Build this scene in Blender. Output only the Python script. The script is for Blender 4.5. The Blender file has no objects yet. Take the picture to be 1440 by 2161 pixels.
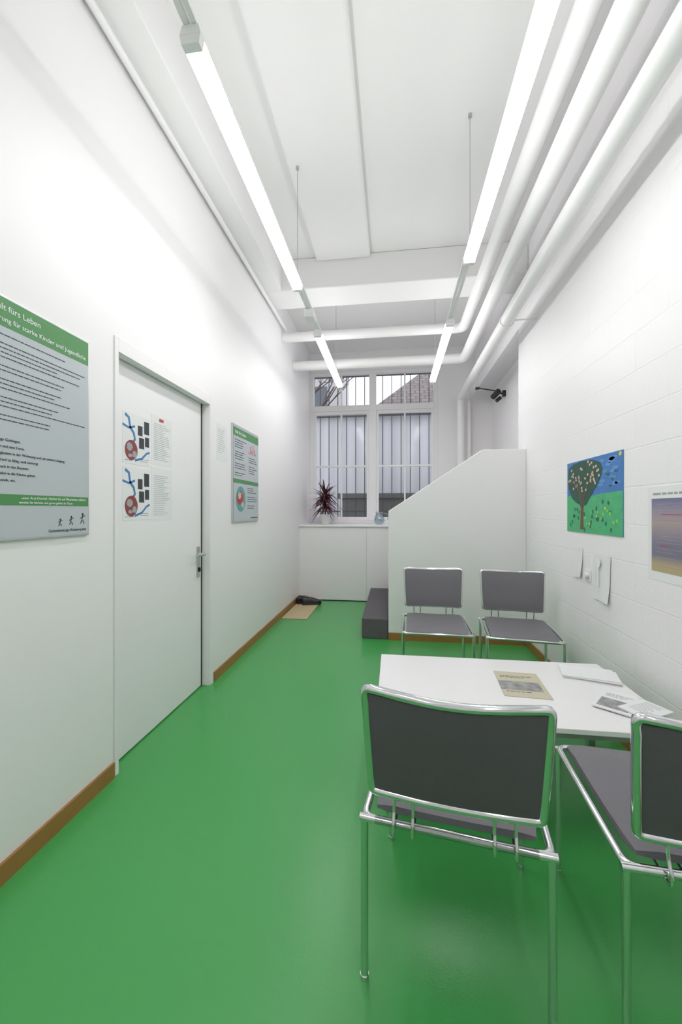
import bpy, bmesh, math, random
from mathutils import Vector, Matrix
random.seed(7)
scene = bpy.context.scene
COL = scene.collection

# ---------------------------------------------------------------- materials
def mat(name, col, rough=0.5, metal=0.0, noise=0.0, nscale=20, bump=0.0, bscale=60, spec=0.5, coat=0.0):
    m = bpy.data.materials.new(name); m.use_nodes = True
    nt = m.node_tree; b = nt.nodes['Principled BSDF']
    b.inputs['Base Color'].default_value = (*col, 1)
    b.inputs['Roughness'].default_value = rough
    b.inputs['Metallic'].default_value = metal
    b.inputs['Specular IOR Level'].default_value = spec
    b.inputs['Coat Weight'].default_value = coat
    tc = nt.nodes.new('ShaderNodeTexCoord')
    if noise > 0:
        n = nt.nodes.new('ShaderNodeTexNoise'); n.inputs['Scale'].default_value = nscale
        n.inputs['Detail'].default_value = 4
        nt.links.new(tc.outputs['Object'], n.inputs['Vector'])
        mx = nt.nodes.new('ShaderNodeMix'); mx.data_type = 'RGBA'
        mx.inputs['A'].default_value = (*[c*(1-noise) for c in col], 1)
        mx.inputs['B'].default_value = (*[min(1, c*(1+noise)) for c in col], 1)
        nt.links.new(n.outputs['Fac'], mx.inputs['Factor'])
        nt.links.new(mx.outputs['Result'], b.inputs['Base Color'])
    if bump > 0:
        n2 = nt.nodes.new('ShaderNodeTexNoise'); n2.inputs['Scale'].default_value = bscale
        n2.inputs['Detail'].default_value = 3
        nt.links.new(tc.outputs['Object'], n2.inputs['Vector'])
        bp = nt.nodes.new('ShaderNodeBump'); bp.inputs['Strength'].default_value = bump
        bp.inputs['Distance'].default_value = 0.01
        nt.links.new(n2.outputs['Fac'], bp.inputs['Height'])
        nt.links.new(bp.outputs['Normal'], b.inputs['Normal'])
    return m

def emit(name, col, s):
    m = bpy.data.materials.new(name); m.use_nodes = True
    nt = m.node_tree; b = nt.nodes['Principled BSDF']
    b.inputs['Base Color'].default_value = (*col, 1)
    b.inputs['Emission Color'].default_value = (*col, 1)
    b.inputs['Emission Strength'].default_value = s
    return m

def wall_block(name, col):
    m = mat(name, col, 0.45, bump=0.0)
    nt = m.node_tree; b = nt.nodes['Principled BSDF']
    tc = nt.nodes['Texture Coordinate']
    sep = nt.nodes.new('ShaderNodeSeparateXYZ'); cmb = nt.nodes.new('ShaderNodeCombineXYZ')
    nt.links.new(tc.outputs['Object'], sep.inputs[0])
    nt.links.new(sep.outputs['Y'], cmb.inputs['X']); nt.links.new(sep.outputs['Z'], cmb.inputs['Y'])
    br = nt.nodes.new('ShaderNodeTexBrick')
    br.inputs['Scale'].default_value = 1.0
    br.inputs['Brick Width'].default_value = 0.5; br.inputs['Row Height'].default_value = 0.2
    br.inputs['Mortar Size'].default_value = 0.004; br.inputs['Mortar Smooth'].default_value = 0.6
    br.inputs['Color1'].default_value = (1, 1, 1, 1); br.inputs['Color2'].default_value = (.96, .96, .96, 1)
    br.inputs['Mortar'].default_value = (0, 0, 0, 1)
    nt.links.new(cmb.outputs[0], br.inputs['Vector'])
    n = nt.nodes.new('ShaderNodeTexNoise'); n.inputs['Scale'].default_value = 45; n.inputs['Detail'].default_value = 4
    nt.links.new(tc.outputs['Object'], n.inputs['Vector'])
    ad = nt.nodes.new('ShaderNodeMath'); ad.operation = 'MULTIPLY_ADD'; ad.inputs[1].default_value = 0.5
    nt.links.new(n.outputs['Fac'], ad.inputs[0]); nt.links.new(br.outputs['Color'], ad.inputs[2])
    bp = nt.nodes.new('ShaderNodeBump'); bp.inputs['Strength'].default_value = 0.4; bp.inputs['Distance'].default_value = 0.004
    nt.links.new(ad.outputs[0], bp.inputs['Height']); nt.links.new(bp.outputs['Normal'], b.inputs['Normal'])
    return m

M = {}
M['wall'] = mat('white_wall_paint', (.915, .895, .91), .45, noise=.01, nscale=1.2, bump=.04, bscale=30)
M['wallr'] = wall_block('white_blockwork_paint', (.915, .895, .91))
M['ceil'] = mat('white_ceiling_paint', (.895, .88, .885), .7, noise=.01, nscale=1)
M['trim'] = mat('white_gloss_paint', (.905, .885, .9), .35, noise=.01)
M['door'] = mat('white_door_paint', (.90, .885, .905), .4, noise=.01)
M['dark'] = mat('dark_gap', (.01, .01, .012), .8)
M['brown'] = mat('brown_baseboard', (.34, .16, .045), .4, noise=.1)
M['chrome'] = mat('chrome', (.72, .73, .74), .1, metal=1)
M['steel'] = mat('brushed_steel', (.55, .56, .57), .3, metal=1)
M['alu'] = mat('aluminium_frame', (.6, .61, .62), .35, metal=.8)
M['seat'] = mat('grey_seat_leather', (.155, .148, .166), .55, noise=.05, nscale=40, bump=.15, bscale=400)
M['backp'] = mat('charcoal_back_panel', (.082, .071, .083), .6, noise=.06, nscale=60, bump=.2, bscale=600)
M['table'] = mat('white_laminate', (.88, .875, .88), .25, noise=.01)
M['tframe'] = mat('grey_table_frame', (.32, .34, .34), .35, metal=.4)
M['carpet'] = mat('grey_carpet', (.12, .11, .12), .95, noise=.25, nscale=250, bump=.5, bscale=400)
M['pipe'] = mat('white_pipe_paint', (.90, .885, .89), .4, noise=.01, nscale=8)
M['lampw'] = mat('white_lamp_housing', (.88, .88, .88), .4)
M['tube'] = emit('lamp_diffuser_glow', (1, 1, .99), 20.5)
M['paper'] = mat('white_paper', (.84, .85, .86), .6, noise=.01)
M['paperb'] = mat('pale_blue_print', (.51, .555, .59), .35, noise=.015, nscale=3)
M['green'] = mat('green_print', (.065, .26, .075), .4)
M['ink'] = mat('dark_ink', (.03, .035, .045), .6)
M['inkg'] = mat('grey_ink', (.35, .36, .38), .6)
M['inkw'] = mat('white_ink', (.9, .9, .9), .6)
M['red'] = mat('red_ink', (.5, .04, .04), .5)
M['pink'] = mat('pink_ink', (.62, .2, .25), .5)
M['teal'] = mat('teal_ink', (.08, .36, .36), .5)
M['blue'] = mat('blue_ink', (.06, .2, .45), .5)
M['maroon'] = mat('maroon_ink', (.25, .04, .04), .5)
M['beige'] = mat('beige_paper', (.56, .52, .38), .7, noise=.05)
M['mat'] = mat('beige_mat', (.56, .44, .26), .9, noise=.12, nscale=90, bump=.4, bscale=200)
M['black'] = mat('black_leather', (.015, .015, .018), .35)
M['blackm'] = mat('black_metal', (.015, .015, .015), .4)
M['bars'] = mat('dark_grey_bars', (.07, .07, .075), .5)
M['pot'] = mat('white_ceramic', (.8, .8, .8), .2)
M['leaf'] = mat('dark_red_leaf', (.11, .035, .045), .45, noise=.5, nscale=12)
M['stem'] = mat('brown_stem', (.16, .1, .06), .8)
M['sock'] = mat('white_plastic', (.85, .85, .85), .3)
M['concrete'] = mat('grey_concrete', (.15, .15, .15), .8, noise=.15)
M['bark'] = mat('dark_bark', (.08, .06, .055), .9)
M['bldg'] = mat('grey_render', (.42, .41, .42), .8, noise=.05)
M['bwin'] = mat('dark_window', (.08, .09, .11), .2)

# floor: even satin green vinyl
fm = mat('green_vinyl_floor', (.06, .34, .10), .27, noise=.0)
nt = fm.node_tree; b = nt.nodes['Principled BSDF']; tc = nt.nodes['Texture Coordinate']
n = nt.nodes.new('ShaderNodeTexNoise'); n.inputs['Scale'].default_value = .8; n.inputs['Detail'].default_value = 1
nt.links.new(tc.outputs['Object'], n.inputs['Vector'])
mx = nt.nodes.new('ShaderNodeMix'); mx.data_type = 'RGBA'
mx.inputs['A'].default_value = (.050, .335, .070, 1); mx.inputs['B'].default_value = (.058, .36, .086, 1)
nt.links.new(n.outputs['Fac'], mx.inputs['Factor']); nt.links.new(mx.outputs['Result'], b.inputs['Base Color'])
n2 = nt.nodes.new('ShaderNodeTexNoise'); n2.inputs['Scale'].default_value = 160
nt.links.new(tc.outputs['Object'], n2.inputs['Vector'])
bp = nt.nodes.new('ShaderNodeBump'); bp.inputs['Strength'].default_value = .13; bp.inputs['Distance'].default_value = .003
nt.links.new(n2.outputs['Fac'], bp.inputs['Height']); nt.links.new(bp.outputs['Normal'], b.inputs['Normal'])
M['floor'] = fm

def wave_mat(name, c1, c2, scale, axis, rough=.7):
    m = mat(name, c1, rough); nt = m.node_tree; b = nt.nodes['Principled BSDF']; tc = nt.nodes['Texture Coordinate']
    w = nt.nodes.new('ShaderNodeTexWave'); w.bands_direction = axis; w.inputs['Scale'].default_value = scale
    w.inputs['Distortion'].default_value = .3
    nt.links.new(tc.outputs['Object'], w.inputs['Vector'])
    mx = nt.nodes.new('ShaderNodeMix'); mx.data_type = 'RGBA'
    mx.inputs['A'].default_value = (*c1, 1); mx.inputs['B'].default_value = (*c2, 1)
    nt.links.new(w.outputs['Fac'], mx.inputs['Factor']); nt.links.new(mx.outputs['Result'], b.inputs['Base Color'])
    return m
M['siding'] = wave_mat('lavender_grey_siding', (.52, .525, .56), (.60, .605, .64), 1.2, 'X')
rt = mat('roof_tiles', (.15, .09, .08), .8); nt = rt.node_tree; b = nt.nodes['Principled BSDF']; tc = nt.nodes['Texture Coordinate']
br = nt.nodes.new('ShaderNodeTexBrick'); br.inputs['Scale'].default_value = 1
br.inputs['Brick Width'].default_value = .2; br.inputs['Row Height'].default_value = .14; br.inputs['Mortar Size'].default_value = .015
br.inputs['Color1'].default_value = (.16, .13, .125, 1); br.inputs['Color2'].default_value = (.22, .19, .185, 1); br.inputs['Mortar'].default_value = (.09, .08, .08, 1)
nt.links.new(tc.outputs['Object'], br.inputs['Vector']); nt.links.new(br.outputs['Color'], b.inputs['Base Color'])
M['roof'] = rt
def thin_glass(name, col, f, r):
    gm = bpy.data.materials.new(name); gm.use_nodes = True; nt = gm.node_tree; nt.nodes.clear()
    o = nt.nodes.new('ShaderNodeOutputMaterial'); t = nt.nodes.new('ShaderNodeBsdfTransparent'); t.inputs[0].default_value = (*col, 1)
    g = nt.nodes.new('ShaderNodeBsdfGlossy'); g.inputs['Roughness'].default_value = r; ms = nt.nodes.new('ShaderNodeMixShader'); ms.inputs[0].default_value = f
    nt.links.new(t.outputs[0], ms.inputs[1]); nt.links.new(g.outputs[0], ms.inputs[2]); nt.links.new(ms.outputs[0], o.inputs[0])
    return gm
M['glass'] = thin_glass('window_glass', (.98, .98, .98), .012, .12)
M['vase'] = thin_glass('blue_vase_glass', (.78, .84, .88), .2, .05)
# sunset gradient poster
sg = mat('sunset_print', (.3, .2, .2), .3); nt = sg.node_tree; b = nt.nodes['Principled BSDF']; tc = nt.nodes['Texture Coordinate']
sp = nt.nodes.new('ShaderNodeSeparateXYZ'); nt.links.new(tc.outputs['Object'], sp.inputs[0])
mr = nt.nodes.new('ShaderNodeMapRange'); mr.inputs['From Min'].default_value = .03; mr.inputs['From Max'].default_value = .385
nt.links.new(sp.outputs['Y'], mr.inputs['Value'])
cr = nt.nodes.new('ShaderNodeValToRGB'); e = cr.color_ramp.elements
e[0].position = 0; e[0].color = (.50, .42, .20, 1); e[1].position = 1; e[1].color = (.15, .16, .29, 1)
for p, c in ((.13, (.46, .36, .22, 1)), (.26, (.16, .16, .23, 1)), (.42, (.19, .18, .26, 1)), (.55, (.28, .24, .30, 1)), (.68, (.40, .31, .30, 1)), (.84, (.30, .26, .35, 1))):
    x = cr.color_ramp.elements.new(p); x.color = c
nt.links.new(mr.outputs[0], cr.inputs[0]); nt.links.new(cr.outputs[0], b.inputs['Base Color'])
M['sunset'] = sg

# ---------------------------------------------------------------- geometry helpers
def fillet(pts, r, n=6, closed=False):
    pts = [Vector(p) for p in pts]; out = []; L = len(pts)
    for i, p in enumerate(pts):
        if not closed and (i == 0 or i == L-1):
            out.append(p); continue
        a = pts[i-1]; c = pts[(i+1) % L]
        da = (a-p); dc = (c-p); rr = min(r, da.length*.49, dc.length*.49)
        A = p+da.normalized()*rr; Cc = p+dc.normalized()*rr
        for k in range(n+1):
            t = k/n; out.append(A*(1-t)**2 + p*2*t*(1-t) + Cc*t*t)
    return out

class G:
    def __init__(s): s.v = []; s.f = []
    def add(s, vs, fs):
        k = len(s.v); s.v += [Vector(v) for v in vs]; s.f += [[i+k for i in f] for f in fs]; return s
    def box(s, x0, x1, y0, y1, z0, z1):
        vs = [(x0,y0,z0),(x1,y0,z0),(x1,y1,z0),(x0,y1,z0),(x0,y0,z1),(x1,y0,z1),(x1,y1,z1),(x0,y1,z1)]
        return s.add(vs, [(3,2,1,0),(4,5,6,7),(0,1,5,4),(1,2,6,5),(2,3,7,6),(3,0,4,7)])
    def prism(s, poly, a0, a1, axis='y'):
        n = len(poly)
        def P(p, a):
            if axis == 'y': return (p[0], a, p[1])
            if axis == 'x': return (a, p[0], p[1])
            return (p[0], p[1], a)
        vs = [P(p, a0) for p in poly]+[P(p, a1) for p in poly]
        fs = [list(range(n)), list(range(2*n-1, n-1, -1))]+[[i, i+n, (i+1) % n+n, (i+1) % n] for i in range(n)]
        return s.add(vs, fs)
    def tube(s, pts, r, seg=12, closed=False, rad=None):
        pts = [Vector(p) for p in pts]; q = [pts[0]]
        for p in pts[1:]:
            if (p-q[-1]).length > 1e-5: q.append(p)
        if closed and (q[0]-q[-1]).length < 1e-5: q.pop()
        pts = q; n = len(pts); vs = []; fs = []; nrm = None
        for i, p in enumerate(pts):
            if closed: t = (pts[(i+1) % n]-pts[i-1]).normalized()
            else: t = (pts[min(i+1, n-1)]-pts[max(i-1, 0)]).normalized()
            if nrm is None:
                nrm = t.cross(Vector((0, 0, 1)))
                if nrm.length < .1: nrm = t.cross(Vector((1, 0, 0)))
                nrm.normalize()
            else:
                nrm = (nrm-t*nrm.dot(t)).normalized()
            bn = t.cross(nrm); R = r if rad is None else rad[min(i, len(rad)-1)]
            for k in range(seg):
                a = 2*math.pi*k/seg; vs.append(p+nrm*math.cos(a)*R+bn*math.sin(a)*R)
        for i in range(n if closed else n-1):
            j = (i+1) % n
            for k in range(seg):
                l = (k+1) % seg; fs.append((i*seg+k, i*seg+l, j*seg+l, j*seg+k))
        if not closed:
            fs.append(list(range(seg))[::-1]); fs.append([(n-1)*seg+k for k in range(seg)])
        return s.add(vs, fs)
    def lathe(s, prof, cx=0, cy=0, cz=0, seg=24):
        vs = []; fs = []; n = len(prof)
        for r, z in prof:
            for k in range(seg):
                a = 2*math.pi*k/seg; vs.append((cx+r*math.cos(a), cy+r*math.sin(a), cz+z))
        for i in range(n-1):
            for k in range(seg):
                l = (k+1) % seg; fs.append((i*seg+k, i*seg+l, (i+1)*seg+l, (i+1)*seg+k))
        fs.append(list(range(seg))[::-1]); fs.append([(n-1)*seg+k for k in range(seg)])
        return s.add(vs, fs)
    def loft(s, rings):
        n = len(rings[0]); vs = [p for r in rings for p in r]; fs = []
        for i in range(len(rings)-1):
            for k in range(n):
                l = (k+1) % n; fs.append((i*n+k, i*n+l, (i+1)*n+l, (i+1)*n+k))
        fs.append(list(range(n))[::-1]); fs.append([(len(rings)-1)*n+k for k in range(n)])
        return s.add(vs, fs)
    def make(s, name, m, parent=None, world=False, loc=None, smooth=False, bevel=0, sub=0, **props):
        me = bpy.data.meshes.new(name)
        off = Vector((0, 0, 0))
        if world and parent is not None: off = parent.location
        if loc is not None and parent is None: off = Vector(loc)
        me.from_pydata([tuple(v-off) for v in s.v], [], s.f)
        bm = bmesh.new(); bm.from_mesh(me); bmesh.ops.recalc_face_normals(bm, faces=bm.faces); bm.to_mesh(me); bm.free()
        me.materials.append(m)
        o = bpy.data.objects.new(name, me); COL.objects.link(o)
        if parent is not None: o.parent = parent
        elif loc is not None: o.location = loc
        if smooth:
            for p in me.polygons: p.use_smooth = True
        if bevel:
            md = o.modifiers.new('bevel', 'BEVEL'); md.width = bevel; md.segments = 3; md.limit_method = 'ANGLE'
        if smooth and not sub:
            try:
                me.set_sharp_from_angle(angle=math.radians(40))
            except Exception: pass
        for k, v in props.items(): o[k] = v
        return o

def root(name, loc, label=None, category=None, rz=0, **props):
    o = bpy.data.objects.new(name, None); COL.objects.link(o); o.location = loc; o.rotation_euler = (0, 0, rz)
    o.empty_display_size = .05
    if label: o['label'] = label
    if category: o['category'] = category
    for k, v in props.items(): o[k] = v
    return o
ST = dict(kind='structure')

def copy_thing(r, loc, rz=None):
    n = r.copy(); COL.objects.link(n); n.location = loc
    if rz is not None: n.rotation_euler = (0, 0, rz)
    for c in [c for c in r.children]:
        k = c.copy(); k.parent = n; COL.objects.link(k)
        for cc in c.children:
            kk = cc.copy(); kk.parent = k; COL.objects.link(kk)
    return n

# ---------------------------------------------------------------- room shell
XL, XR = -1.33, 1.25
YB, YW = -2.2, 6.3
H = 3.80
G().box(-1.6, 1.7, YB-.1, 5.57, -.1, 0).make('floor', M['floor'], label='glossy green vinyl floor', **ST)
wl = G()
wl.box(-1.6, XL, YB, 1.766, 0, H); wl.box(-1.6, XL, 1.766, 2.765, 2.10, H); wl.box(-1.6, XL, 2.765, YW+.25, 0, H); wl.box(-1.6, -1.45, 1.766, 2.765, 0, 2.10)
wl.make('wall_left', M['wall'], label='smooth white painted wall', **ST)
wr = G()
wr.box(XR, 1.7, YB, 4.2, 0, H); wr.box(XR, 1.7, 4.2, YW, 3.1, H); wr.box(1.5, 1.7, 4.2, YW, 0, 3.1)
wr.make('wall_right', M['wallr'], label='white painted blockwork wall', **ST)
wb = G()
wb.box(-1.6, 1.7, YW, YW+.25, 0, 1.05); wb.box(.69, 1.7, YW, YW+.25, 1.05, H); wb.box(XL, .69, YW, YW+.25, 3.5, H)
wb.make('wall_back', M['wall'], label='white wall around the window', **ST)
G().box(-1.6, 1.7, YB-.2, YB, 0, H).make('wall_rear', M['wall'], label='plain white rear wall', **ST)
ce = G(); ce.box(-1.6, 1.7, YB-.2, YW+.25, H, H+.15)
ce.make('ceiling', M['ceil'], label='white painted ceiling', **ST)
G().box(-.76, -.22, YB, 3.9, 3.75, H).make('trim_1', M['ceil'], label='shallow white ceiling beam', bevel=.025, **ST)
G().box(XL, XR, 3.9, 4.27, 3.49, H).make('trim_2', M['ceil'], label='white cross beam under the ceiling', bevel=.012, **ST)
G().box(XL, -1.118, YB, 3.9, 3.49, H).make('trim_3', M['ceil'], label='white boxed beam along the wall', bevel=.006, **ST)
cs = root('trim_4', (-.3, 5.57, 0), label='white panelled casing under the window sill', **ST)
G().box(XL, -.37, 5.57, 6.3, 0, 1.045).make('panel', M['wall'], cs, True, bevel=.0015)
G().box(-.368, 1.5, 5.57, 6.3, 0, 1.045).make('panel', M['wall'], cs, True, bevel=.0015)
G().box(XL, 1.5, 5.55, 6.3, 1.045, 1.067).make('sill', M['trim'], cs, True, bevel=.003)
G().box(XL, -.05, 5.563, 5.57, 0, .012).make('gap', M['dark'], cs, True)
G().prism([(-.046, 0), (1.25, 0), (1.25, 1.86), (.85, 1.86), (-.046, 1.27)], 3.96, 4.08).make('wall_stair', M['wall'], label='white stair parapet wall with sloping top', bevel=.006, **ST)
G().box(XL, XL+.012, YB, 1.745, 0, .072).make('baseboard_left', M['brown'], label='brown skirting strip', **ST)
G().box(XL, XL+.012, 2.815, 5.56, 0, .072).make('baseboard_left_far', M['brown'], label='brown skirting strip', **ST)
G().box(-.046, 1.235, 3.948, 3.96, 0, .072).make('baseboard_stair', M['brown'], label='brown skirting strip', **ST)
G().box(XR-.012, XR, YB, 3.946, 0, .072).make('baseboard_right', M['brown'], label='brown skirting strip', **ST)

stc = root('staircase', (-.31, 4.0, 0), label='grey carpeted steps rising behind the white parapet', category='stairs', kind='structure')
G().box(-.31, -.05, 3.965, 5.54, 0, .2).make('step', M['carpet'], stc, True, bevel=.01)
for i in range(1, 6):
    x0 = -.31+.27*i
    G().box(x0, x0+.27, 4.085, 5.54, 0, .2*(i+1)).make('step', M['carpet'], stc, True, bevel=.01)

# ---------------------------------------------------------------- door
dr = root('door_1', (-1.383, 2.28, 0), label='flat white door in a white steel frame', **ST)
leaf = G().box(-1.42, -1.383, 1.79, 2.731, .008, 2.074).make('leaf', M['door'], dr, True, bevel=.002)
fr = G()
fr.box(-1.33, -1.322, 1.752, 1.778, 0, 2.12); fr.box(-1.33, -1.322, 2.755, 2.805, 0, 2.12); fr.box(-1.33, -1.322, 1.778, 2.755, 2.048, 2.12)
fr.box(-1.43, -1.33, 1.766, 1.778, 0, 2.09); fr.box(-1.43, -1.33, 2.752, 2.766, 0, 2.09); fr.box(-1.375, -1.33, 1.778, 2.765, 2.048, 2.10)
fr.make('door_frame', M['trim'], dr, True, bevel=.002)
G().box(-1.445, -1.425, 1.78, 2.765, 0, 2.09).box(-1.425, -1.384, 2.733, 2.7515, 0, 2.075).box(-1.425, -1.376, 1.778, 2.751, 2.077, 2.095).make('gap_shade', M['dark'], dr, True)  # near-black filler: shade of the gaps around the leaf, put in as colour
hd = G().box(-1.383, -1.375, 2.665, 2.705, .80, 1.02).make('handle', M['steel'], dr, True, bevel=.004, label='brushed steel lever handle on a long plate')
G().tube(fillet([(-1.376, 2.685, .965), (-1.325, 2.685, .965), (-1.325, 2.56, .965)], .02), .009).make('lever', M['steel'], hd, smooth=True).location = -dr.location
G().lathe([(.009, 0), (.009, .03)], -1.372, 2.685, .84, 16).make('keyhole', M['dark'], hd).location = -dr.location

# ---------------------------------------------------------------- window
wd = root('window_1', (-.32, 6.36, 1.067), label='tall white-framed window with transom', **ST)
y0, y1 = 6.31, 6.38
wf = G()
wx0, wx1 = -1.33, .69; cxm = -.32
wf.box(wx0, wx0+.06, y0, y1, 1.067, 3.5); wf.box(wx1-.06, wx1, y0, y1, 1.067, 3.5)
wf.box(wx0+.06, wx1-.06, y0, y1, 1.067, 1.12); wf.box(wx0+.06, wx1-.06, y0, y1, 3.44, 3.5)
wf.box(cxm-.055, cxm+.055, y0-.012, y1, 1.12, 3.44)
wf.box(wx0+.06, cxm-.055, y0-.01, y1, 2.86, 2.95); wf.box(cxm+.055, wx1-.06, y0-.01, y1, 2.86, 2.95)
wf.make('frame', M['trim'], wd, True, bevel=.004)
for a, bb in ((wx0+.06, cxm-.055), (cxm+.055, wx1-.06)):
    sa = G()
    sa.box(a, a+.04, y0+.005, y1-.01, 1.12, 2.86); sa.box(bb-.04, bb, y0+.005, y1-.01, 1.12, 2.86)
    sa.box(a+.04, bb-.04, y0+.005, y1-.01, 1.12, 1.17); sa.box(a+.04, bb-.04, y0+.005, y1-.01, 2.81, 2.86)
    sa.box(a+.04, bb-.04, y0+.015, y1-.02, 1.965, 1.995)
    mid = (a+bb)/2
    sa.make('sash', M['trim'], wd, True, bevel=.003)
    G().box(a+.035, bb-.035, y0+.03, y0+.034, 1.16, 2.82).make('glass', M['glass'], wd, True)
    G().box(a, bb, y0+.03, y0+.034, 2.95, 3.44).make('glass', M['glass'], wd, True)
    G().box(mid-.012, mid+.012, y0+.01, y1-.02, 1.17, 1.965).make('muntin', M['trim'], wd, True)
    G().box(mid-.012, mid+.012, y0+.01, y1-.02, 1.995, 2.81).make('muntin', M['trim'], wd, True)
    G().box(mid-.012, mid+.012, y0+.01, y1-.02, 2.95, 3.44).make('muntin', M['trim'], wd, True)
gr = root('window_grille', (-.32, 6.62, 1.0), 'dark vertical steel security bars outside the window', 'window bars')
for z in (1.25, 3.5): G().box(-1.45, .85, 6.61, 6.63, z, z+.02).make('rail', M['bars'], gr, True)
bar0 = G().tube([(0, 0, .0), (0, 0, 2.7)], .007, 8).make('bar', M['bars'], gr, smooth=True)
bar0.location = (-1.05, 0, 0)
for i in range(1, 15):
    c = bar0.copy(); c.parent = gr; COL.objects.link(c); c.location = (-1.05+.15*i, 0, 0)

# ---------------------------------------------------------------- exterior
G().box(-9, 9, 6.6, 20, .8, 1.0).make('ground', M['concrete'], label='grey concrete yard outside', kind='structure')
nb = root('garage', (0, 8.6, 1.0), 'low grey-lavender clad outbuilding with a tiled roof', 'building')
G().box(-5, 5, 8.6, 11, 1.0, 3.35).make('cladding', M['siding'], nb, True)
G().box(-5, 5, 8.45, 8.6, 3.3, 3.4).make('gutter', M['concrete'], nb, True)
G().add([(-.5, 8.4, 3.38), (5, 8.4, 3.38), (5, 11.2, 5.4), (1.2, 11.2, 5.4), (-.5, 8.4, 3.30), (5, 8.4, 3.30), (5, 11.2, 5.3), (1.2, 11.2, 5.3)],
        [(0,1,2,3),(7,6,5,4),(0,3,7,4),(0,4,5,1),(1,5,6,2),(2,6,7,3)]).make('roof', M['roof'], nb, True)
G().box(-1.0, 3, 7.5, 7.9, 1.0, 1.5).box(-1.05, 3, 7.45, 7.95, 1.5, 1.6).make('garden_wall', M['concrete'], loc=(0, 7.7, 1), label='low grey concrete wall in the yard', category='wall', bevel=.01)
fb = root('apartment_building', (-6, 15, 1), 'distant grey apartment building with dark windows', 'building')
G().box(-9, -2.0, 15, 18, 1, 8).make('facade', M['bldg'], fb, True)
for ix in range(6):
    for iz in range(4):
        G().box(-8.0+ix, -7.5+ix, 14.96, 15, 2+iz*1.5, 3+iz*1.5).make('window_pane', M['bwin'], fb, True)
tg = G()
def branch(p, d, l, r, dep):
    pts = [p]; q = p.copy(); dd = d.copy()
    for k in range(4):
        dd = (dd+Vector((random.uniform(-.25, .25), random.uniform(-.15, .15), random.uniform(-.1, .2)))).normalized()
        q = q+dd*l/4; pts.append(q.copy())
    tg.tube(pts, r, 6, rad=[r*(1-.14*i) for i in range(5)])
    if dep > 0:
        for k in range(3 if dep > 1 else 4):
            s0 = pts[random.choice((2, 3, 4))]
            nd = (dd+Vector((random.uniform(-1, 1), random.uniform(-.5, .5), random.uniform(-.3, .6)))).normalized()
            branch(s0.copy(), nd, l*.68, r*.5, dep-1)
branch(Vector((-2.3, 8.0, 1.0)), Vector((.06, 0, 1)), 2.2, .07, 4)
branch(Vector((-2.2, 8.0, 2.7)), Vector((.9, 0, .45)), 1.5, .035, 4)
branch(Vector((-2.2, 8.0, 2.9)), Vector((.7, 0, .7)), 1.3, .03, 4)
tg.make('bare_tree', M['bark'], loc=(-2.3, 8.0, 1.0), smooth=True, label='leafless tree with thin branches in the yard', category='tree')

# ---------------------------------------------------------------- pipes
def pipe(name, pts, r, label, brs=()):
    rt_ = root(name, pts[0], label, 'pipe')
    G().tube(fillet(pts, .085, 8), r, 24).make('pipe_run', M['pipe'], rt_, True, smooth=True)
    for (bx, by, bz, tx, ty, tz) in brs:
        g = G()
        g.tube([(bx+(r+.004)*math.cos(a), by, bz+(r+.004)*math.sin(a)) for a in [2*math.pi*k/20 for k in range(20)]], .006, 6, closed=True)
        g.tube([(bx, by, bz+r) if tz > bz else (bx+r, by, bz), (tx, ty, tz)], .006, 8)
        g.make('pipe_bracket', M['pipe'], rt_, True, smooth=True)
    return rt_
pipe('heating_pipe', [(.80, YB+.002, 3.37), (.80, 4.7, 3.37), (XL+.002, 4.7, 3.37)], .056, 'thick white insulated pipe running along the ceiling then across the room')
pipe('heating_pipe', [(.90, YB+.002, 3.21), (.90, 5.22, 3.21), (XL+.002, 5.22, 3.21)], .062, 'thick white insulated pipe turning across in front of the window')
pipe('heating_pipe', [(1.0, YB+.002, 2.96), (1.0, 6.12, 2.96), (1.0, 6.12, 1.067)], .054, 'white pipe along the blockwork wall dropping beside the window', [(1.0, 3.69, 2.96, XR, 3.69, 2.96)])
pipe('heating_pipe', [(1.13, 6.18, 3.1), (1.13, 6.18, 1.067)], .03, 'slim white vertical pipe beside the window')
pipe('cable_conduit', [(-1.285, YB+.002, 3.455), (-1.285, 4.68, 3.455)], .018, 'thin white conduit along the top of the wall')

# ---------------------------------------------------------------- luminaires
ZL = 2.88
def luminaire(x, ya, yb):
    L = yb-ya; r = root('ceiling_lamp', (x, ya, ZL), 'long white linear fluorescent lamp hung beneath a rail', 'lamp', group='linear fluorescent lamps')
    G().prism([(-.037, .012), (-.03, -.018), (.03, -.018), (.037, .012)], .03, L-.03).make('diffuser', M['tube'], r)
    G().prism([(-.039, .013), (.039, .013), (.03, .045), (-.03, .045)], 0.0, L).make('housing', M['lampw'], r, bevel=.002)
    for a in (0, L-.03):
        G().prism([(-.039, .0125), (-.032, -.021), (.032, -.021), (.039, .0125)], a, a+.03).make('end_cap', M['lampw'], r, bevel=.002)
    ld = bpy.data.lights.new('ceiling_fill', 'AREA'); ld.shape = 'RECTANGLE'; ld.size = .07; ld.size_y = L-.1; ld.energy = 2.7  # unseen fill light, added above the housing to brighten the ceiling
    lo = bpy.data.objects.new('ceiling_fill', ld); COL.objects.link(lo); lo.parent = r; lo.location = (0, L/2, .075); lo.rotation_euler = (math.pi, 0, 0)
    return r
lamps = [luminaire(-.683, 1.27, 2.82), luminaire(.486, 1.11, 2.66), luminaire(-.683, 3.56, 5.11), luminaire(.486, 3.50, 5.05), luminaire(-.683, -1.3, .25), luminaire(.486, -1.4, .15)]
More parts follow.
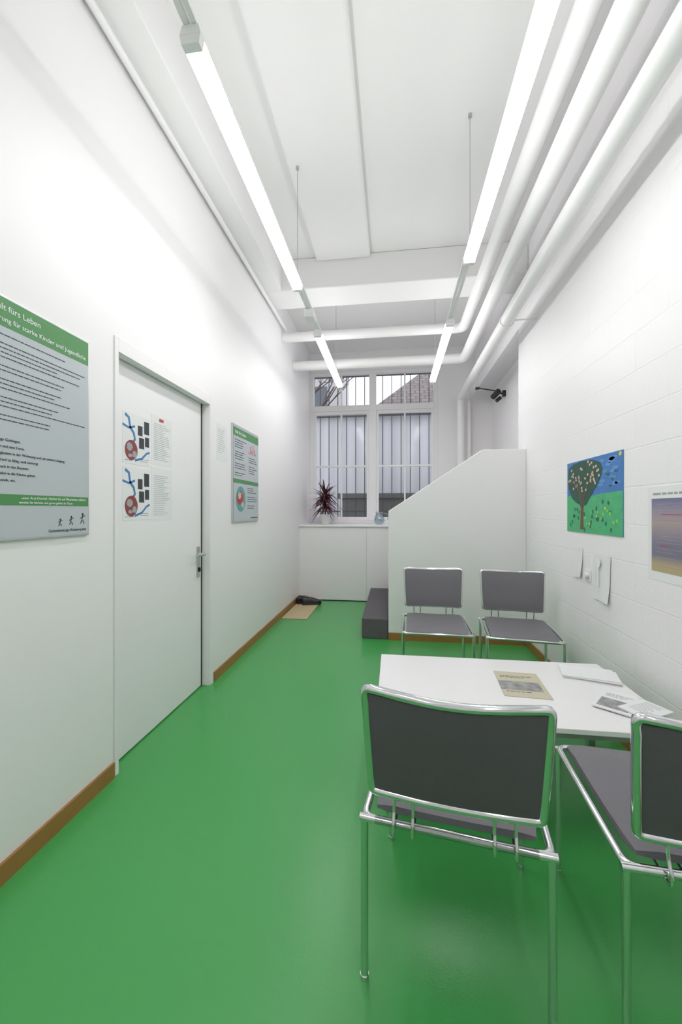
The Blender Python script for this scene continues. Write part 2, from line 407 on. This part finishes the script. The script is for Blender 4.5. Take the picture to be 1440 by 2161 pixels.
for x, cabs, top in ((-.683, (2.80,), 3.75), (.486, (2.62,), 3.8)):
    r = root('lamp_rail', (x, 0, ZL+.045), 'slim white suspended rail carrying the lamps', 'lamp rail')
    for a in (-.024, .004): G().box(x+a, x+a+.02, YB+.1, 5.1, ZL+.0455, ZL+.062).make('rail', M['lampw'], r, True)
    for cy in cabs: G().tube([(x, cy, ZL+.055), (x, cy, top)], .003, 8).lathe([(.012, 0), (.012, .02)], x, cy, top-.02, 12).make('cable', M['steel'], r, True)
    G().tube([(x, 4.75, ZL+.055), (x, 4.75, H)], .003, 8).make('cable', M['steel'], r, True)
    G().tube([(x, .2, ZL+.055), (x, .2, top)], .003, 8).make('cable', M['steel'], r, True)
G().box(-.723, -.643, 3.18, 3.30, 2.855, 2.925).make('junction_box', M['lampw'], loc=(-.683, 3.24, 2.925), bevel=.008, label='small white junction box on the lamp rail', category='junction box')

# ---------------------------------------------------------------- chairs
def chair_proto(loc, rz, label):
    r = root('waiting_room_chair', loc, label, 'chair', rz=rz, group='grey chrome waiting room chairs')
    W = .232; D = .48; R = .0105; zs = .44
    legs = [(-W, 0), (W, 0), (-W, D), (W, D)]
    for (x, y) in legs:
        G().tube([(x, y, .012), (x, y, zs)], R, 16).lathe([(.012, 0), (.012, .014)], x, y, 0, 16).make('leg', M['chrome'], r, smooth=True)
    g = G(); g.tube(fillet([(-W, 0, zs), (-W, D, zs), (W, D, zs), (W, 0, zs)], .03, 5, True), R, 16, True)
    g.tube([(-W-.012, 0, zs), (W+.012, 0, zs)], R, 16)
    g.make('seat_frame', M['chrome'], r, smooth=True)
    rings = []
    for j in range(11):
        t = j/10; y = .025+t*(D-.015-.025+.02)
        dz = .010*math.sin(math.pi*t)*-1 + (.006 if j < 9 else -.004*(j-8))
        wd_ = .207 - (.006 if j in (0, 10) else 0); th = .011 if j in (0, 10) else .017
        zc = zs+.012+dz; ring = []
        for k in range(9):
            u = -1+2*k/8; ring.append((u*wd_, y, zc+th-(.006 if abs(u) == 1 else 0)-.004*(1-u*u)))
        for k in range(8, -1, -1):
            u = -1+2*k/8; ring.append((u*wd_, y, zc-th+(.006 if abs(u) == 1 else 0)))
        rings.append(ring)
    G().loft(rings).make('seat', M['seat'], r, smooth=True)
    zb, zt = .52, .804
    def T(z): return (z-zb)/(zt-zb)
    def WB(z): return .211+.014*T(z)
    def by(u, z): return -(.012+.020*T(z))*(1-u*u)-.03*T(z)
    pts = []
    N = 14
    for i in range(N+1):
        u = -1+2*i/N; pts.append((u*WB(zt), by(u, zt), zt-.004*math.cos(u*math.pi)))
    for i in range(1, 8):
        z = zt-(zt-zb)*i/8; pts.append((WB(z), by(1, z), z))
    for i in range(N+1):
        u = 1-2*i/N; pts.append((u*WB(zb), by(u, zb), zb))
    for i in range(1, 8):
        z = zb+(zt-zb)*i/8; pts.append((-WB(z), by(1, z), z))
    P = []
    n = len(pts); corners = (0, N, N+8, 2*N+8)
    for i, p in enumerate(pts):
        p = Vector(p)
        if i in corners:
            a = Vector(pts[i-1]); c = Vector(pts[(i+1) % n])
            A = p+(a-p)*.42; B = p+(c-p)*.42
            for t in (.0, .33, .66, 1): P.append(A*(1-t)**2+p*2*t*(1-t)+B*t*t)
        else: P.append(p)
    G().tube(P, .0115, 14, True).make('back_frame', M['chrome'], r, smooth=True)
    def panel(yoff, th, name, m, ins):
        rings = []
        for i in range(N+1):
            u = -1+2*i/N; ring = []
            edge = i in (0, N)
            for sgn, rng in ((-1, range(7)), (1, range(6, -1, -1))):
                for j in rng:
                    z = (zb+ins)+(zt-zb-2*ins)*j/6
                    ring.append((u*(WB(z)-ins), by(u, z)+yoff+sgn*th*(.3 if edge or j in (0, 6) else 1), z))
            rings.append(ring)
        return G().loft(rings).make(name, m, r, smooth=True)
    panel(-.004, .0055, 'back_panel', M['backp'], .009)
    panel(.0145, .0125, 'backrest', M['seat'], .002)
    for x in (-.150, -.10, .10, .150):
        yb_ = by(x/WB(zb), zb)
        G().tube(fillet([(x, yb_+.002, zb+.002), (x, yb_-.002, .475), (x, -.022, .452), (x, -.022, .425), (x, .03, .424), (x, .07, .432)], .012, 4), .0045, 10).make('back_strut', M['chrome'], r, smooth=True)
    return r
ch1 = chair_proto((.152, 1.052, 0), math.radians(-8.5), 'grey padded chrome chair seen from its charcoal back, by the table')
c2 = copy_thing(ch1, (.775, .998, 0), math.radians(-4)); c2['label'] = 'grey padded chrome chair beside the wall, its seat facing the table'
c3 = copy_thing(ch1, (.315, 3.22, 0), math.radians(178)); c3['label'] = 'grey padded chrome chair facing the table, against the parapet'
c4 = copy_thing(ch1, (.90, 3.165, 0), math.radians(173)); c4['label'] = 'grey padded chrome chair in the corner near the blockwork wall'

# ---------------------------------------------------------------- table
tb = root('coffee_table', (.53, 2.03, 0), 'low white laminate waiting table with grey steel frame', 'table')
TX0, TX1, TY0, TY1, TZ = -.07, 1.13, 1.665, 2.387, .42
G().box(TX0, TX1, TY0, TY1, TZ-.022, TZ).make('tabletop', M['table'], tb, True, bevel=.003)
g = G(); g.box(TX0+.04, TX1-.04, TY0+.03, TY0+.055, .365, TZ-.023); g.box(TX0+.04, TX1-.04, TY1-.055, TY1-.03, .365, TZ-.023)
g.box(TX0+.04, TX0+.065, TY0+.055, TY1-.055, .365, TZ-.023); g.box(TX1-.065, TX1-.04, TY0+.055, TY1-.055, .365, TZ-.023)
g.make('table_frame', M['tframe'], tb, True, bevel=.002)
for x in (TX0+.04, TX1-.075):
    for y in (TY0+.03, TY1-.065):
        G().box(x, x+.035, y, y+.035, 0, .366).make('leg', M['tframe'], tb, True, bevel=.002)

# ---------------------------------------------------------------- flat printed things
def frameM(side, origin, rz=0):
    if side == 'L': X, Y, Z = (0, 1, 0), (0, 0, 1), (1, 0, 0)
    elif side == 'R': X, Y, Z = (0, -1, 0), (0, 0, 1), (-1, 0, 0)
    else: X, Y, Z = (math.cos(rz), math.sin(rz), 0), (-math.sin(rz), math.cos(rz), 0), (0, 0, 1)
    m = Matrix.Identity(4)
    for i in range(3): m[i][0] = X[i]; m[i][1] = Y[i]; m[i][2] = Z[i]; m[i][3] = origin[i]
    return m
def sheet(name, side, origin, w, h, th, m, label, category, rz=0, bevel=0, **props):
    o = G().box(0, w, 0, h, 0, th).make(name, m, label=label, category=category, bevel=bevel, **props)
    o.matrix_world = frameM(side, origin, rz); return o
def rects(par, name, rs, m, z, one=False, **p):
    if len(rs) <= 6 and not one:
        o = None
        for (a, b_, c, d) in rs: o = G().box(a, c, b_, d, z-.0006, z).make(name, m, par, **p)
        return o
    g = G()
    for (a, b_, c, d) in rs: g.box(a, c, b_, d, z-.0006, z)
    return g.make(name, m, par, **p)
def polys(par, name, ps, m, z):
    for p in ps: o = G().prism(p, z-.0006, z, 'z').make(name, m, par)
    return o
def stroke(pts, w):
    L = []; R = []
    for i, p in enumerate(pts):
        a = Vector(pts[max(i-1, 0)]); c = Vector(pts[min(i+1, len(pts)-1)]); t = (c-a).normalized(); nn = Vector((-t.y, t.x))*w
        L.append((p[0]+nn.x, p[1]+nn.y)); R.append((p[0]-nn.x, p[1]-nn.y))
    return L+R[::-1]
def blob(cx, cy, rx, ry, n=14, j=.12):
    return [(cx+rx*(1+random.uniform(-j, j))*math.cos(2*math.pi*k/n), cy+ry*(1+random.uniform(-j, j))*math.sin(2*math.pi*k/n)) for k in range(n)]
def lines(par, x0, x1, ys, hgt, m, z, name='printed_text', fill=.9):
    rs = []
    for y in ys:
        end = x0+(x1-x0)*random.uniform(fill-.35, fill+.1); x = x0
        while x < end:
            w = random.uniform(2, 7)*hgt; w = min(w, x1-x)
            if w < hgt: break
            rs.append((x, y, x+w, y+hgt)); x += w+hgt*.9
    return rects(par, name, rs, m, z, one=True)
def text(par, s, size, u, v, m, z, align='LEFT'):
    cu = bpy.data.curves.new('lettering', 'FONT'); cu.body = s; cu.size = size; cu.align_x = align; cu.extrude = .0003
    t = bpy.data.objects.new('t', cu); COL.objects.link(t)
    bpy.context.view_layer.update()
    me = bpy.data.meshes.new_from_object(t.evaluated_get(bpy.context.evaluated_depsgraph_get()))
    bpy.data.objects.remove(t); me.materials.clear(); me.materials.append(m)
    o = bpy.data.objects.new('lettering', me); COL.objects.link(o); o.parent = par; o.location = (u, v, z); return o

p1 = sheet('poster', 'L', (XL, .988, 1.17), .594, .841, .012, M['alu'], 'large pale blue framed information poster with green bands', 'poster', bevel=.002)
rects(p1, 'print', [(.008, .008, .586, .833)], M['paperb'], .0135)
rects(p1, 'green_band', [(.008, .735, .586, .833), (.008, .125, .586, .163)], M['green'], .0145)
text(p1, 'Halt fürs Leben', .030, .35, .79, M['inkw'], .0152, 'RIGHT')
text(p1, 'Nahrung für starke Kinder und Jugendliche', .0245, .572, .752, M['inkw'], .0152, 'RIGHT')
y = .705
for blk in (1, 4, 2, 3, 3, 2):
    ys = []
    for k in range(blk): ys.append(y); y -= .0155
    y -= .0145
    lines(p1, .03, .565, ys, .0032, M['ink'], .0145, fill=.98)
for s_, u_, q in (('jederzeit und ohne lange Gottingen.', .27, .345), ('in jeder Lage und eine Form.', .285, .322), ('Schwierigkeiten in der Wohnung und um seinen Umgang', .46, .299), ('Ihr Kind ist fähig, weil umsorgt', .34, .276), ('gerne auch in den Räumen', .30, .253), ('es geht dabei in die Räume gehen.', .33, .230), ('Sprechstunde, etc.', .25, .207)):
    text(p1, s_, .0135, u_, q, M['ink'], .0145, 'RIGHT')
text(p1, 'unser Arzt-Domizil. Dürfen Sie auf Mitarbeiter zählen?', .0135, .57, .147, M['inkw'], .0152, 'RIGHT')
text(p1, 'werden Sie beraten und gerne gehört im Team', .0125, .50, .131, M['inkw'], .0152, 'RIGHT')
text(p1, 'Gemeinnützige Kinderspitex', .0165, .575, .022, M['ink'], .0145, 'RIGHT')
for cx_, cy_, s_ in ((.44, .055, .8), (.495, .06, 1), (.555, .066, 1.2)):
    polys(p1, 'logo_figure', [blob(cx_, cy_+.020*s_, .0045*s_, .005*s_, 10), stroke([(cx_, cy_+.015*s_), (cx_-.003*s_, cy_), (cx_-.010*s_, cy_-.012*s_)], .0016),
        stroke([(cx_-.003*s_, cy_), (cx_+.006*s_, cy_-.006*s_), (cx_+.005*s_, cy_-.014*s_)], .0014), stroke([(cx_-.012*s_, cy_+.006*s_), (cx_, cy_+.011*s_), (cx_+.012*s_, cy_+.016*s_)], .0014)], M['ink'], .0145)

p2 = sheet('poster', 'L', (XL, 3.15, 1.175), .63, .83, .014, M['alu'], 'pale blue framed information poster with green headings and round picture', 'poster', bevel=.002)
rects(p2, 'print', [(.012, .012, .618, .818)], M['paperb'], .0155)
rects(p2, 'green_band', [(.012, .735, .618, .805), (.012, .335, .618, .37)], M['green'], .0165)
text(p2, 'Halt fürs Leben', .04, .04, .755, M['inkw'], .0172)
lines(p2, .04, .30, [.70, .68, .66, .64, .60, .58, .56, .54, .50, .48, .46, .42, .40], .0055, M['ink'], .0165)
rects(p2, 'pink_chart_bar', [(.36+.035*k, .62, .38+.035*k, .62+.02+.018*((k*3) % 5)) for k in range(6)], M['pink'], .0165)
lines(p2, .36, .58, [.58, .56, .54, .5, .48, .46, .44], .0055, M['ink'], .0165)
polys(p2, 'round_picture', [blob(.17, .2, .11, .11, 28, 0)], M['teal'], .0165)
polys(p2, 'round_picture_detail', [blob(.15, .21, .07, .06)], M['red'], .0172)
polys(p2, 'round_picture_detail', [blob(.14, .23, .035, .03), blob(.21, .15, .035, .025)], M['beige'], .0179)
lines(p2, .33, .58, [.30, .28, .26, .22, .20, .18, .14, .12], .0055, M['ink'], .0165)
text(p2, 'Gemeinnützige Kinderspitex', .017, .6, .03, M['ink'], .0165, 'RIGHT')

n1 = sheet('notice_sheet', 'L', (XL, 2.865, 1.66), .2, .28, .001, M['paper'], 'plain white notice sheet with small grey text', 'paper')
lines(n1, .03, .17, [.24-.016*k for k in range(12)], .003, M['inkg'], .0018)
XD = -1.383
def cover(y, z, h):
    s = sheet('notice_sheet', 'L', (XD, y, z), .235, h, .001, M['paper'], 'white printed sheet with blue ribbon and red globe picture', 'paper', group='printed picture sheets on the door')
    rects(s, 'photo_block', [(.125, h*.60, .165, h*.80), (.18, h*.66, .225, h*.92), (.135, h*.34, .18, h*.56), (.188, h*.40, .225, h*.6)], M['ink'], .0018)
    polys(s, 'blue_ribbon', [stroke([(.02, h*.95), (.05, h*.9), (.06, h*.72), (.09, h*.62), (.10, h*.5), (.08, h*.42)], .008), stroke([(.0, h*.74), (.05, h*.70), (.10, h*.76)], .006), stroke([(.10, h*.08), (.16, h*.14), (.20, h*.26), (.23, h*.3)], .006)], M['blue'], .0018)
    polys(s, 'red_globe', [blob(.07, h*.27, .052, h*.2, 20, .03)], M['maroon'], .0024)
    polys(s, 'globe_detail', [blob(.055, h*.33, .024, .022), blob(.095, h*.2, .018, .018), blob(.06, h*.16, .018, .01)], M['inkg'], .003)
    lines(s, .02, .11, [h*.06], .004, M['inkg'], .0018)
    lines(s, .15, .23, [h*.12, h*.08], .003, M['inkg'], .0018)
cover(1.885, 1.525, .27); cover(1.885, 1.225, .28)
for z, hh in ((1.545, .29), (1.215, .315)):
    s = sheet('notice_sheet', 'L', (XD, 2.135, z), .215, hh, .001, M['paper'], 'white typed notice sheet taped to the door', 'paper', group='typed sheets on the door')
    lines(s, .02, .19, [hh-.05-.011*k for k in range(int((hh-.07)/.011))], .0022, M['inkg'], .0018)
    if z > 1.5: rects(s, 'red_logo', [(.075, hh-.03, .12, hh-.012)], M['red'], .0018)

pt = sheet('painting', 'R', (XR, 3.055, 1.13), .70, .48, .004, M['blue'], "child's painting of a blossoming tree on green grass", 'painting')
pcol = {k: mat('paint_'+k, c, .6, noise=.25, nscale=25) for k, c in dict(sky=(.05, .18, .5), grass=(.06, .42, .17), crown=(.014, .075, .05), trunk=(.15, .06, .03), pink=(.72, .47, .38), yel=(.6, .6, .1), dg=(.01, .14, .08), lg=(.2, .6, .12), lb=(.10, .28, .60)).items()}
rects(pt, 'painted_sky', [(0, .2, .70, .48)], pcol['sky'], .0048)
polys(pt, 'painted_grass', [[(0, 0), (.70, 0), (.70, .255), (.5, .25), (.3, .235), (0, .25)]], pcol['grass'], .0054)
polys(pt, 'painted_sky_stroke', [blob(random.uniform(.46, .65), random.uniform(.28, .46), .035, .010, 8) for k in range(14)], pcol['lb'], .0054)
polys(pt, 'painted_sun', [blob(.675, .462, .016, .012)], pcol['yel'], .006)
polys(pt, 'painted_trunk', [[(.20, .02), (.25, .02), (.245, .14), (.26, .22), (.21, .22), (.21, .14)]], pcol['trunk'], .006)
crown = [(.21, .18), (.28, .18), (.36, .25), (.44, .32), (.49, .39), (.46, .44), (.36, .468), (.22, .474), (.1, .465), (.03, .44), (.012, .36), (.035, .29), (.08, .23), (.14, .20)]
polys(pt, 'painted_crown', [crown], pcol['crown'], .0066)
polys(pt, 'painted_bough', [stroke([(.235, .17), (.26, .25), (.33, .34)], .006), stroke([(.23, .17), (.20, .26), (.13, .33)], .006)], pcol['trunk'], .0072)
cnt = 0
while cnt < 46:
    x, y = random.uniform(.03, .47), random.uniform(.23, .46)
    if (x-.24)**2/.050+(y-.37)**2/.0095 < .95: polys(pt, 'painted_blossom', [blob(x, y, .0105, .0085, 8)], pcol['pink'], .0078); cnt += 1
polys(pt, 'painted_tuft', [blob(random.uniform(.02, .67), random.uniform(.02, .2), .011, .014, 7, .4) for k in range(26)], pcol['dg'], .0062)
polys(pt, 'painted_flower', [blob(random.uniform(.25, .65), random.uniform(.03, .2), .013, .011, 7, .3) for k in range(9)], pcol['lg'], .0068)
polys(pt, 'painted_flower_heart', [blob(x, y, .011, .009, 7) for x, y in ((.42, .11), (.52, .16), (.33, .06))], pcol['yel'], .0074)
polys(pt, 'painted_bird', [[(x, y), (x+.018, y+.01), (x+.03, y), (x+.045, y+.01), (x+.03, y-.01)] for x, y in ((.52, .36), (.57, .33), (.61, .37), (.55, .29))], pcol['dg'], .0062)

p3 = sheet('poster', 'R', (XR, 2.145, .945), .33, .445, .002, M['paper'], 'white-bordered sunset poster with lines of text', 'poster')
s3 = rects(p3, 'print', [(.030, .042, .33-.030, .388)], M['sunset'], .003)
lines(p3, .04, .28, [.405], .010, M['inkg'], .0026, fill=1)
M['inkl'] = mat('cream_ink', (.42, .37, .38), .6)
lines(p3, .07, .26, [.36, .345, .33, .285, .27, .255, .225, .21, .195, .18, .15, .135, .11, .07], .0018, M['inkl'], .0038)
rects(p3, 'red_line', [(.10, .312, .24, .315), (.09, .165, .16, .168)], M['red'], .0044)

# outlet and loose papers on right wall
wo = root('wall_outlet', (XR, 2.80, .82), 'white plastic wall outlet with plug', 'outlet')
G().box(XR-.008, XR, 2.71, 2.785, .82, .895).make('outlet_plate', M['sock'], wo, True, bevel=.003)
G().tube([(XR-.009, 2.748, .858), (XR-.028, 2.748, .858)], .018, 16).make('plug', M['sock'], wo, True, smooth=True)
def curled(y, z, w, h, curl, label, ph):
    g = G(); n = 12; q = 8; vs = []; fs = []
    for i in range(n+1):
        t = i/n
        for j in range(q+1):
            u = j/q; off = .0025+curl*((1-t)**2*(.2+.8*u)+.25*(1+math.sin(7*u+5*t+ph))*(.3+.7*(1-t)))
            vs.append((XR-off, y-w*u-.012*t*math.sin(ph), z+h*t+.01*u*math.sin(ph+1)))
    for i in range(n):
        for j in range(q): a = i*(q+1)+j; fs.append((a, a+1, a+q+2, a+q+1))
    g.add(vs, fs); return g.make('paper_sheet', M['paper'], loc=(XR, y, z), smooth=True, label=label, category='paper')
curled(2.95, .82, .12, .20, .010, 'small loose crumpled white paper sheet on the wall', .5)
pb = curled(2.67, .73, .18, .28, .012, 'loose crumpled white paper sheet with a spoon shape', 2.2)
g = G(); g.prism([(y_, z_) for y_, z_ in blob(2.60, .96, .024, .032, 18, 0)], XR-.016, XR-.0145, 'x')
g.prism([(2.594, .82), (2.606, .82), (2.608, .93), (2.592, .93)], XR-.018, XR-.0165, 'x')
g.make('paper_spoon', M['inkw'], pb, True, smooth=False)

# ---------------------------------------------------------------- papers on table
b1 = sheet('leaflet', 'T', (.51, 1.92, TZ), .21, .29, .003, M['beige'], 'beige brochure with a black and white photograph', 'brochure', rz=math.radians(-4))
bwm = mat('newsprint_photo', (.3, .3, .3), .7, noise=.9, nscale=30)
rects(b1, 'photo', [(.0, .07, .19, .17)], bwm, .0037)
lines(b1, .02, .18, [.23, .215, .05], .004, M['ink'], .0037)
def stack(y, x, w, h, n, th, rz, label, **k):
    for i in range(n):
        sheet('leaflet', 'T', (x+random.uniform(-.008, .008)*(i > 0), y+random.uniform(-.008, .008)*(i > 0), TZ+i*(th+.0004)), w, h, th, M['paper'], label, 'brochure', rz=math.radians(rz+random.uniform(-3, 3)*(i > 0)), group=k.get('group', 'white leaflets stacked on the table'))
stack(2.16, .86, .25, .16, 4, .004, -14, 'white leaflet in a neat stack on the table')
m1 = sheet('magazine', 'T', (.86, 1.865, TZ+.0055), .14, .20, .005, M['paper'], 'small white magazine with a black and white cover picture', 'magazine', rz=math.radians(-38))
rects(m1, 'cover_photo', [(.012, .02, .128, .12)], bwm, .0057)
lines(m1, .02, .12, [.175, .16, .145], .005, M['inkg'], .0057)
m2 = sheet('magazine', 'T', (.955, 1.85, TZ+.0115), .12, .17, .005, M['paper'], 'white text magazine overlapping its neighbour', 'magazine', rz=math.radians(-62))
lines(m2, .02, .10, [.15-.012*k for k in range(10)], .0024, M['inkg'], .0057)
m3 = sheet('magazine', 'T', (.90, 1.90, TZ), .17, .15, .0045, M['paper'], 'plain white booklet beneath the magazines', 'magazine', rz=math.radians(-18))

# ---------------------------------------------------------------- mat and shoes
G().box(-1.305, -1.0, 4.56, 5.54, 0, .008).make('doormat', M['mat'], loc=(-1.15, 5.05, 0), bevel=.002, label='beige woven floor mat beside the skirting', category='mat')
def shoe(loc, rz, label):
    r = root('shoe', loc, label, 'shoe', rz=rz, group='pair of black shoes on the mat')
    rings = []
    prof = [(-.13, .024, .055), (-.12, .034, .075), (-.07, .036, .085), (-.02, .036, .08), (.03, .040, .062), (.08, .045, .05), (.11, .038, .042), (.13, .02, .03)]
    for y, w, h in prof:
        ring = []
        for k in range(12):
            a = math.pi*k/11; ring.append((w*math.cos(a)*(1 if k not in (0, 11) else .95), y, .02+h*math.sin(a)**.7))
        rings.append(ring)
    G().loft(rings).make('upper', M['black'], r, smooth=True)
    G().loft([[(w*1.08*c, y, z) for c, z in ((-1, .001), (1, .001), (1, .02), (-1, .02))] for y, w, h in prof]).make('sole', M['blackm'], r, bevel=.003)
    G().lathe([(.025, 0), (.027, .006), (.02, .007)], 0, -.07, .098, 16).make('collar', M['blackm'], r, smooth=True)
    g = G()
    for k in range(4): g.tube([(-.02, .0+.018*k, .097-.008*k), (0, .004+.018*k, .103-.009*k), (.02, .0+.018*k, .097-.008*k)], .0025, 6)
    g.make('laces', M['blackm'], r, smooth=True)
    return r
shoe((-1.20, 5.36, .008), math.radians(-50), 'black leather shoe resting on the beige mat')
shoe((-1.09, 5.28, .008), math.radians(-70), 'black leather shoe at the edge of the beige mat')

# ---------------------------------------------------------------- sill items
pl = root('potted_dracaena', (-1.02, 5.93, 1.067), 'dark red spiky dracaena in a white pot on the sill', 'potted plant')
G().lathe([(.06, 0), (.085, .14), (.09, .15), (.08, .15), (.075, .13), (.01, .13)], seg=24).make('pot', M['pot'], pl, smooth=True)
G().tube([(0, 0, .12), (.01, 0, .25), (.0, .01, .38)], .012, 8).make('stem', M['stem'], pl, smooth=True)
g = G()
for k in range(190):
    a = random.uniform(0, 2*math.pi); el = random.uniform(-.5, 1.4); L = random.uniform(.20, .36); z0 = random.uniform(.22, .48)
    d = Vector((math.cos(a)*math.cos(el), math.sin(a)*math.cos(el), math.sin(el))); sd = Vector((-math.sin(a), math.cos(a), 0))
    vs = []; fs = []
    for i in range(6):
        t = i/5; p = Vector((0, 0, z0))+d*L*t+Vector((0, 0, -.10*t*t)); w = .012*math.sin(math.pi*(.15+.85*t))+.001
        p.y = min(p.y, .3); p.x = max(p.x, -.28)
        vs += [p-sd*w, p+sd*w]
        if i: fs.append((2*i-2, 2*i-1, 2*i+1, 2*i))
    g.add(vs, fs)
g.make('foliage', M['leaf'], pl, smooth=True, kind='stuff')
vs_ = root('glass_jug', (-.20, 5.85, 1.067), 'pale blue glass jug standing on the window sill', 'jug')
G().lathe([(.045, 0), (.07, .03), (.078, .08), (.06, .13), (.05, .16), (.06, .19), (.055, .19), (.045, .16), (.055, .13), (.072, .08), (.064, .035), (.01, .01)]).make('jug_body', M['vase'], vs_, smooth=True)
G().tube(fillet([(.055, 0, .165), (.12, 0, .16), (.12, 0, .07), (.075, 0, .06)], .04), .007, 10).make('handle', M['vase'], vs_, smooth=True)

cm = root('wall_spotlight', (1.5, 5.6, 2.85), 'black wall-mounted spotlight on a bracket', 'spotlight')
G().box(1.46, 1.5, 5.57, 5.63, 2.81, 2.89).tube([(1.47, 5.6, 2.85), (1.38, 5.6, 2.86)], .012, 10).make('bracket', M['blackm'], cm, True, bevel=.003)
G().tube([(1.40, 5.54, 2.87), (1.35, 5.65, 2.82)], .038, 20).tube([(1.44, 5.6, 2.80), (1.38, 5.6, 2.75)], .025, 16).make('lamp_head', M['blackm'], cm, True, smooth=True)
G().tube([(1.38, 5.6, 2.89), (1.14, 5.55, 2.92)], .008, 8).box(1.10, 1.15, 5.53, 5.57, 2.905, 2.93).make('arm', M['blackm'], cm, True)

# ---------------------------------------------------------------- world, camera, colour
w = bpy.data.worlds.new('World'); scene.world = w; w.use_nodes = True
bg = w.node_tree.nodes['Background']; bg.inputs[0].default_value = (.90, .93, 1, 1); bg.inputs[1].default_value = 1.9
cd = bpy.data.cameras.new('camera'); cam = bpy.data.objects.new('camera', cd); COL.objects.link(cam)
cam.location = (0, 0, 1.277); cam.rotation_euler = (math.radians(90), 0, math.radians(7.46))
cd.sensor_fit = 'HORIZONTAL'; cd.sensor_width = 24; cd.lens = 14.0; cd.clip_start = .05; cd.shift_y = -.0024
scene.camera = cam
scene.view_settings.view_transform = 'Standard'
scene.view_settings.look = 'None'
scene.view_settings.exposure = 0
scene.view_settings.gamma = 1.08
